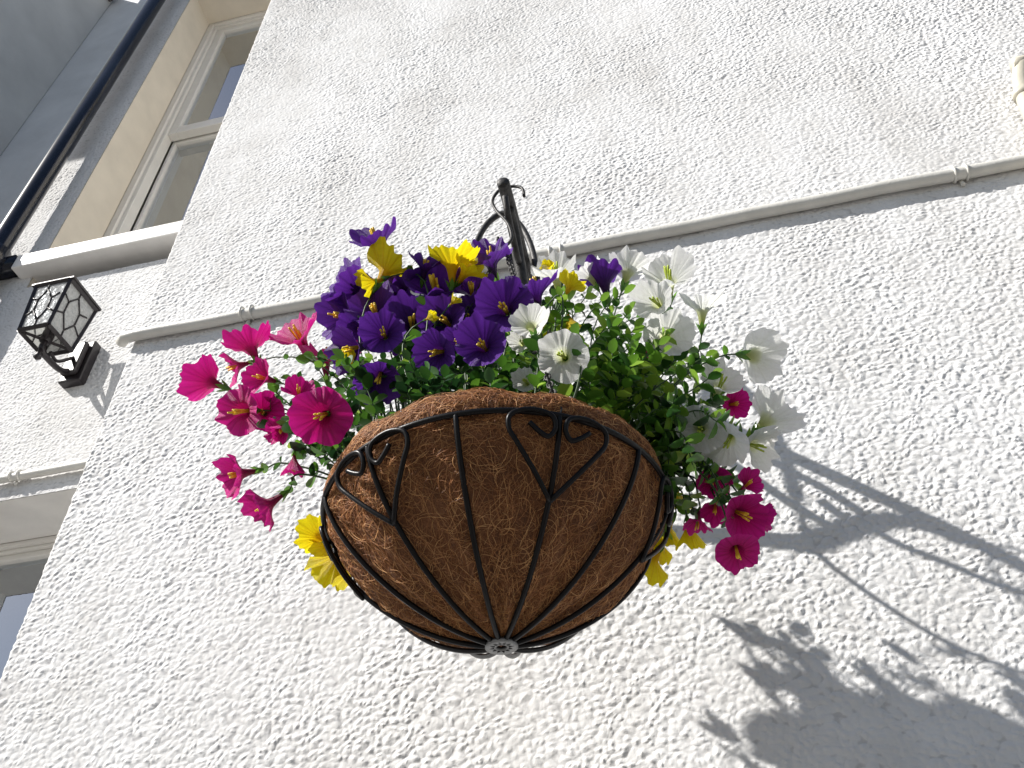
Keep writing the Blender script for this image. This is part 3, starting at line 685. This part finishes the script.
for a in [
 (733,404,28,(.2,.1,.7),0.800,'cup'),(747,485,26,(.3,.5,.6),0.770,'cup'),(741,514,44,(.25,-.1,.8),0.750,'cup'),
 (757,516,28,(.8,-.1,.3),0.770,'tube'),(737,551,42,(-.1,-.35,.9),0.745,'flat'),(714,481,30,(-.2,-.1,.8),0.790,'cup'),
 (715,508,26,(-.2,-.4,.7),0.790,'cup'),(698,521,26,(-.2,-.7,.4),0.800,'cup'),(655,353,14,(.1,.2,.8),0.740,'tube'),(645,355,12,(-.1,.2,.8),0.740,'tube')]:
    add_flower(pr,a[0],a[1],a[2],a[3],a[4],a[5],'magenta',leaves=4,leaf_tone=.55)
for a in [
 (386,271,44,(.3,.6,-.3),.72,'cup'),(372,283,30,(-.5,-.2,.1),.72,'cup'),(452,265,46,(.0,.9,-.1),.72,'cup'),(466,272,36,(.4,.5,.2),.73,'cup'),
 (570,287,26,(.3,.5,-.2),.69,'cup'),(538,318,30,(-.3,-.4,.1),.69,'cup'),(571,323,24,(.2,-.6,.2),.71,'tube'),(349,362,20,(-.2,.3,.5),.70,'tube'),
 (453,302,12,(.6,.6,.2),.72,'tube'),(429,318,12,(.7,.3,.3),.70,'tube'),(551,271,16,(-.4,.4,.4),.70,'tube')]:
    add_flower(pyt,a[0],a[1],a[2],a[3],a[4],a[5],'yellow',leaves=2,leaf_tone=.75)
for a in [(317,537,34,(-.5,.1,-.3),.80,'cup'),(336,560,46,(-.25,-.7,-.1),.80,'cup'),(351,574,32,(-.1,-.8,.1),.80,'cup'),(326,548,34,(-.6,-.3,.1),.82,'cup')]:
    add_flower(pyl,a[0],a[1],a[2],a[3],a[4],a[5],'yellow',leaves=2,leaf_tone=.75)
for a in [(667,528,34,(-.2,-.5,-.3),.86,'cup'),(689,532,28,(.1,-.7,.0),.85,'tube'),(653,561,36,(-.4,-.7,-.1),.86,'cup'),(678,497,22,(.0,-.5,.4),.85,'tube'),(660,545,28,(-.3,-.6,-.1),.87,'cup')]:
    add_flower(pyr,a[0],a[1],a[2],a[3],a[4],a[5],'yellow',leaves=2,leaf_tone=.75)
# leafy sprigs: (plant, x range, y range, depth range, count, tone, pairs)
for pl_,xr,yr,dr,cnt,tone,npr in [
 (pw,(560,640),(315,375),(.64,.74),11,.62,9),(pw,(600,700),(325,385),(.66,.78),14,.68,9),(pw,(640,735),(345,400),(.70,.80),10,.74,8),
 (pw,(640,720),(395,465),(.68,.80),15,.52,9),(pw,(565,640),(290,335),(.68,.76),6,.7,7),(pw,(655,700),(455,500),(.72,.82),9,.45,8),
 (pw,(500,580),(320,385),(.67,.75),9,.48,9),(pr,(655,735),(455,530),(.74,.84),10,.58,7),
 (pp,(375,500),(358,388),(.60,.70),14,.20,9),(pp,(340,400),(350,395),(.62,.70),5,.4,7),(pp,(440,560),(310,350),(.72,.78),6,.45,7),(pp,(370,520),(290,360),(.74,.82),16,.3,9),
 (pm,(255,335),(395,440),(.68,.76),8,.33,7),(pm,(290,350),(345,400),(.68,.76),7,.45,6),(pm,(300,340),(440,485),(.66,.70),3,.35,5),
 (pyt,(380,560),(285,370),(.78,.90),24,.4,9),(pyr,(600,690),(380,470),(.84,.93),8,.35,8),
 (pw,(600,740),(300,400),(.82,.92),6,.45,8)]:
    for i in range(cnt):
        for k in range(30):
            x,y=random.uniform(*xr),random.uniform(*yr); d=random.uniform(dr[0]-.004*k,dr[1]-.006*k); q=P(x,y,d)
            if not lit_patch(q) and not lit_patch(q*.75+V(bx,by,bz+.05)*.25) and clear(q) and clear(q*.7+V(bx,by,bz+.05)*.3): break
        else: continue
        add_sprig(pl_,x,y,d,npr,random.uniform(.015,.0195),tone)

# ------------------------------------------------------------ light
sd=nrm((-SX,-1,SZ)); el=math.asin(sd[2]); az=math.atan2(sd[0],sd[1])
w=bpy.data.worlds.new('World'); S.world=w; w.use_nodes=True; nt=w.node_tree
sk=nt.nodes.new('ShaderNodeTexSky'); sk.sky_type='NISHITA'; sk.sun_disc=False; sk.sun_elevation=el; sk.sun_rotation=az%(2*PI)
L(nt,sk.outputs[0],nt.nodes['Background'].inputs[0]); nt.nodes['Background'].inputs[1].default_value=.060
sl=bpy.data.lights.new('sun','SUN'); sl.energy=5.0; sl.angle=math.radians(.53); sl.color=(1,.965,.91)
so_=bpy.data.objects.new('sun',sl); COL.objects.link(so_); so_.rotation_euler=Vector(tuple(sd)).to_track_quat('Z','Y').to_euler()
S.view_settings.view_transform='Standard'; S.view_settings.look='None'; S.view_settings.gamma=1; S.view_settings.use_curve_mapping=False
S.view_settings.exposure=.63
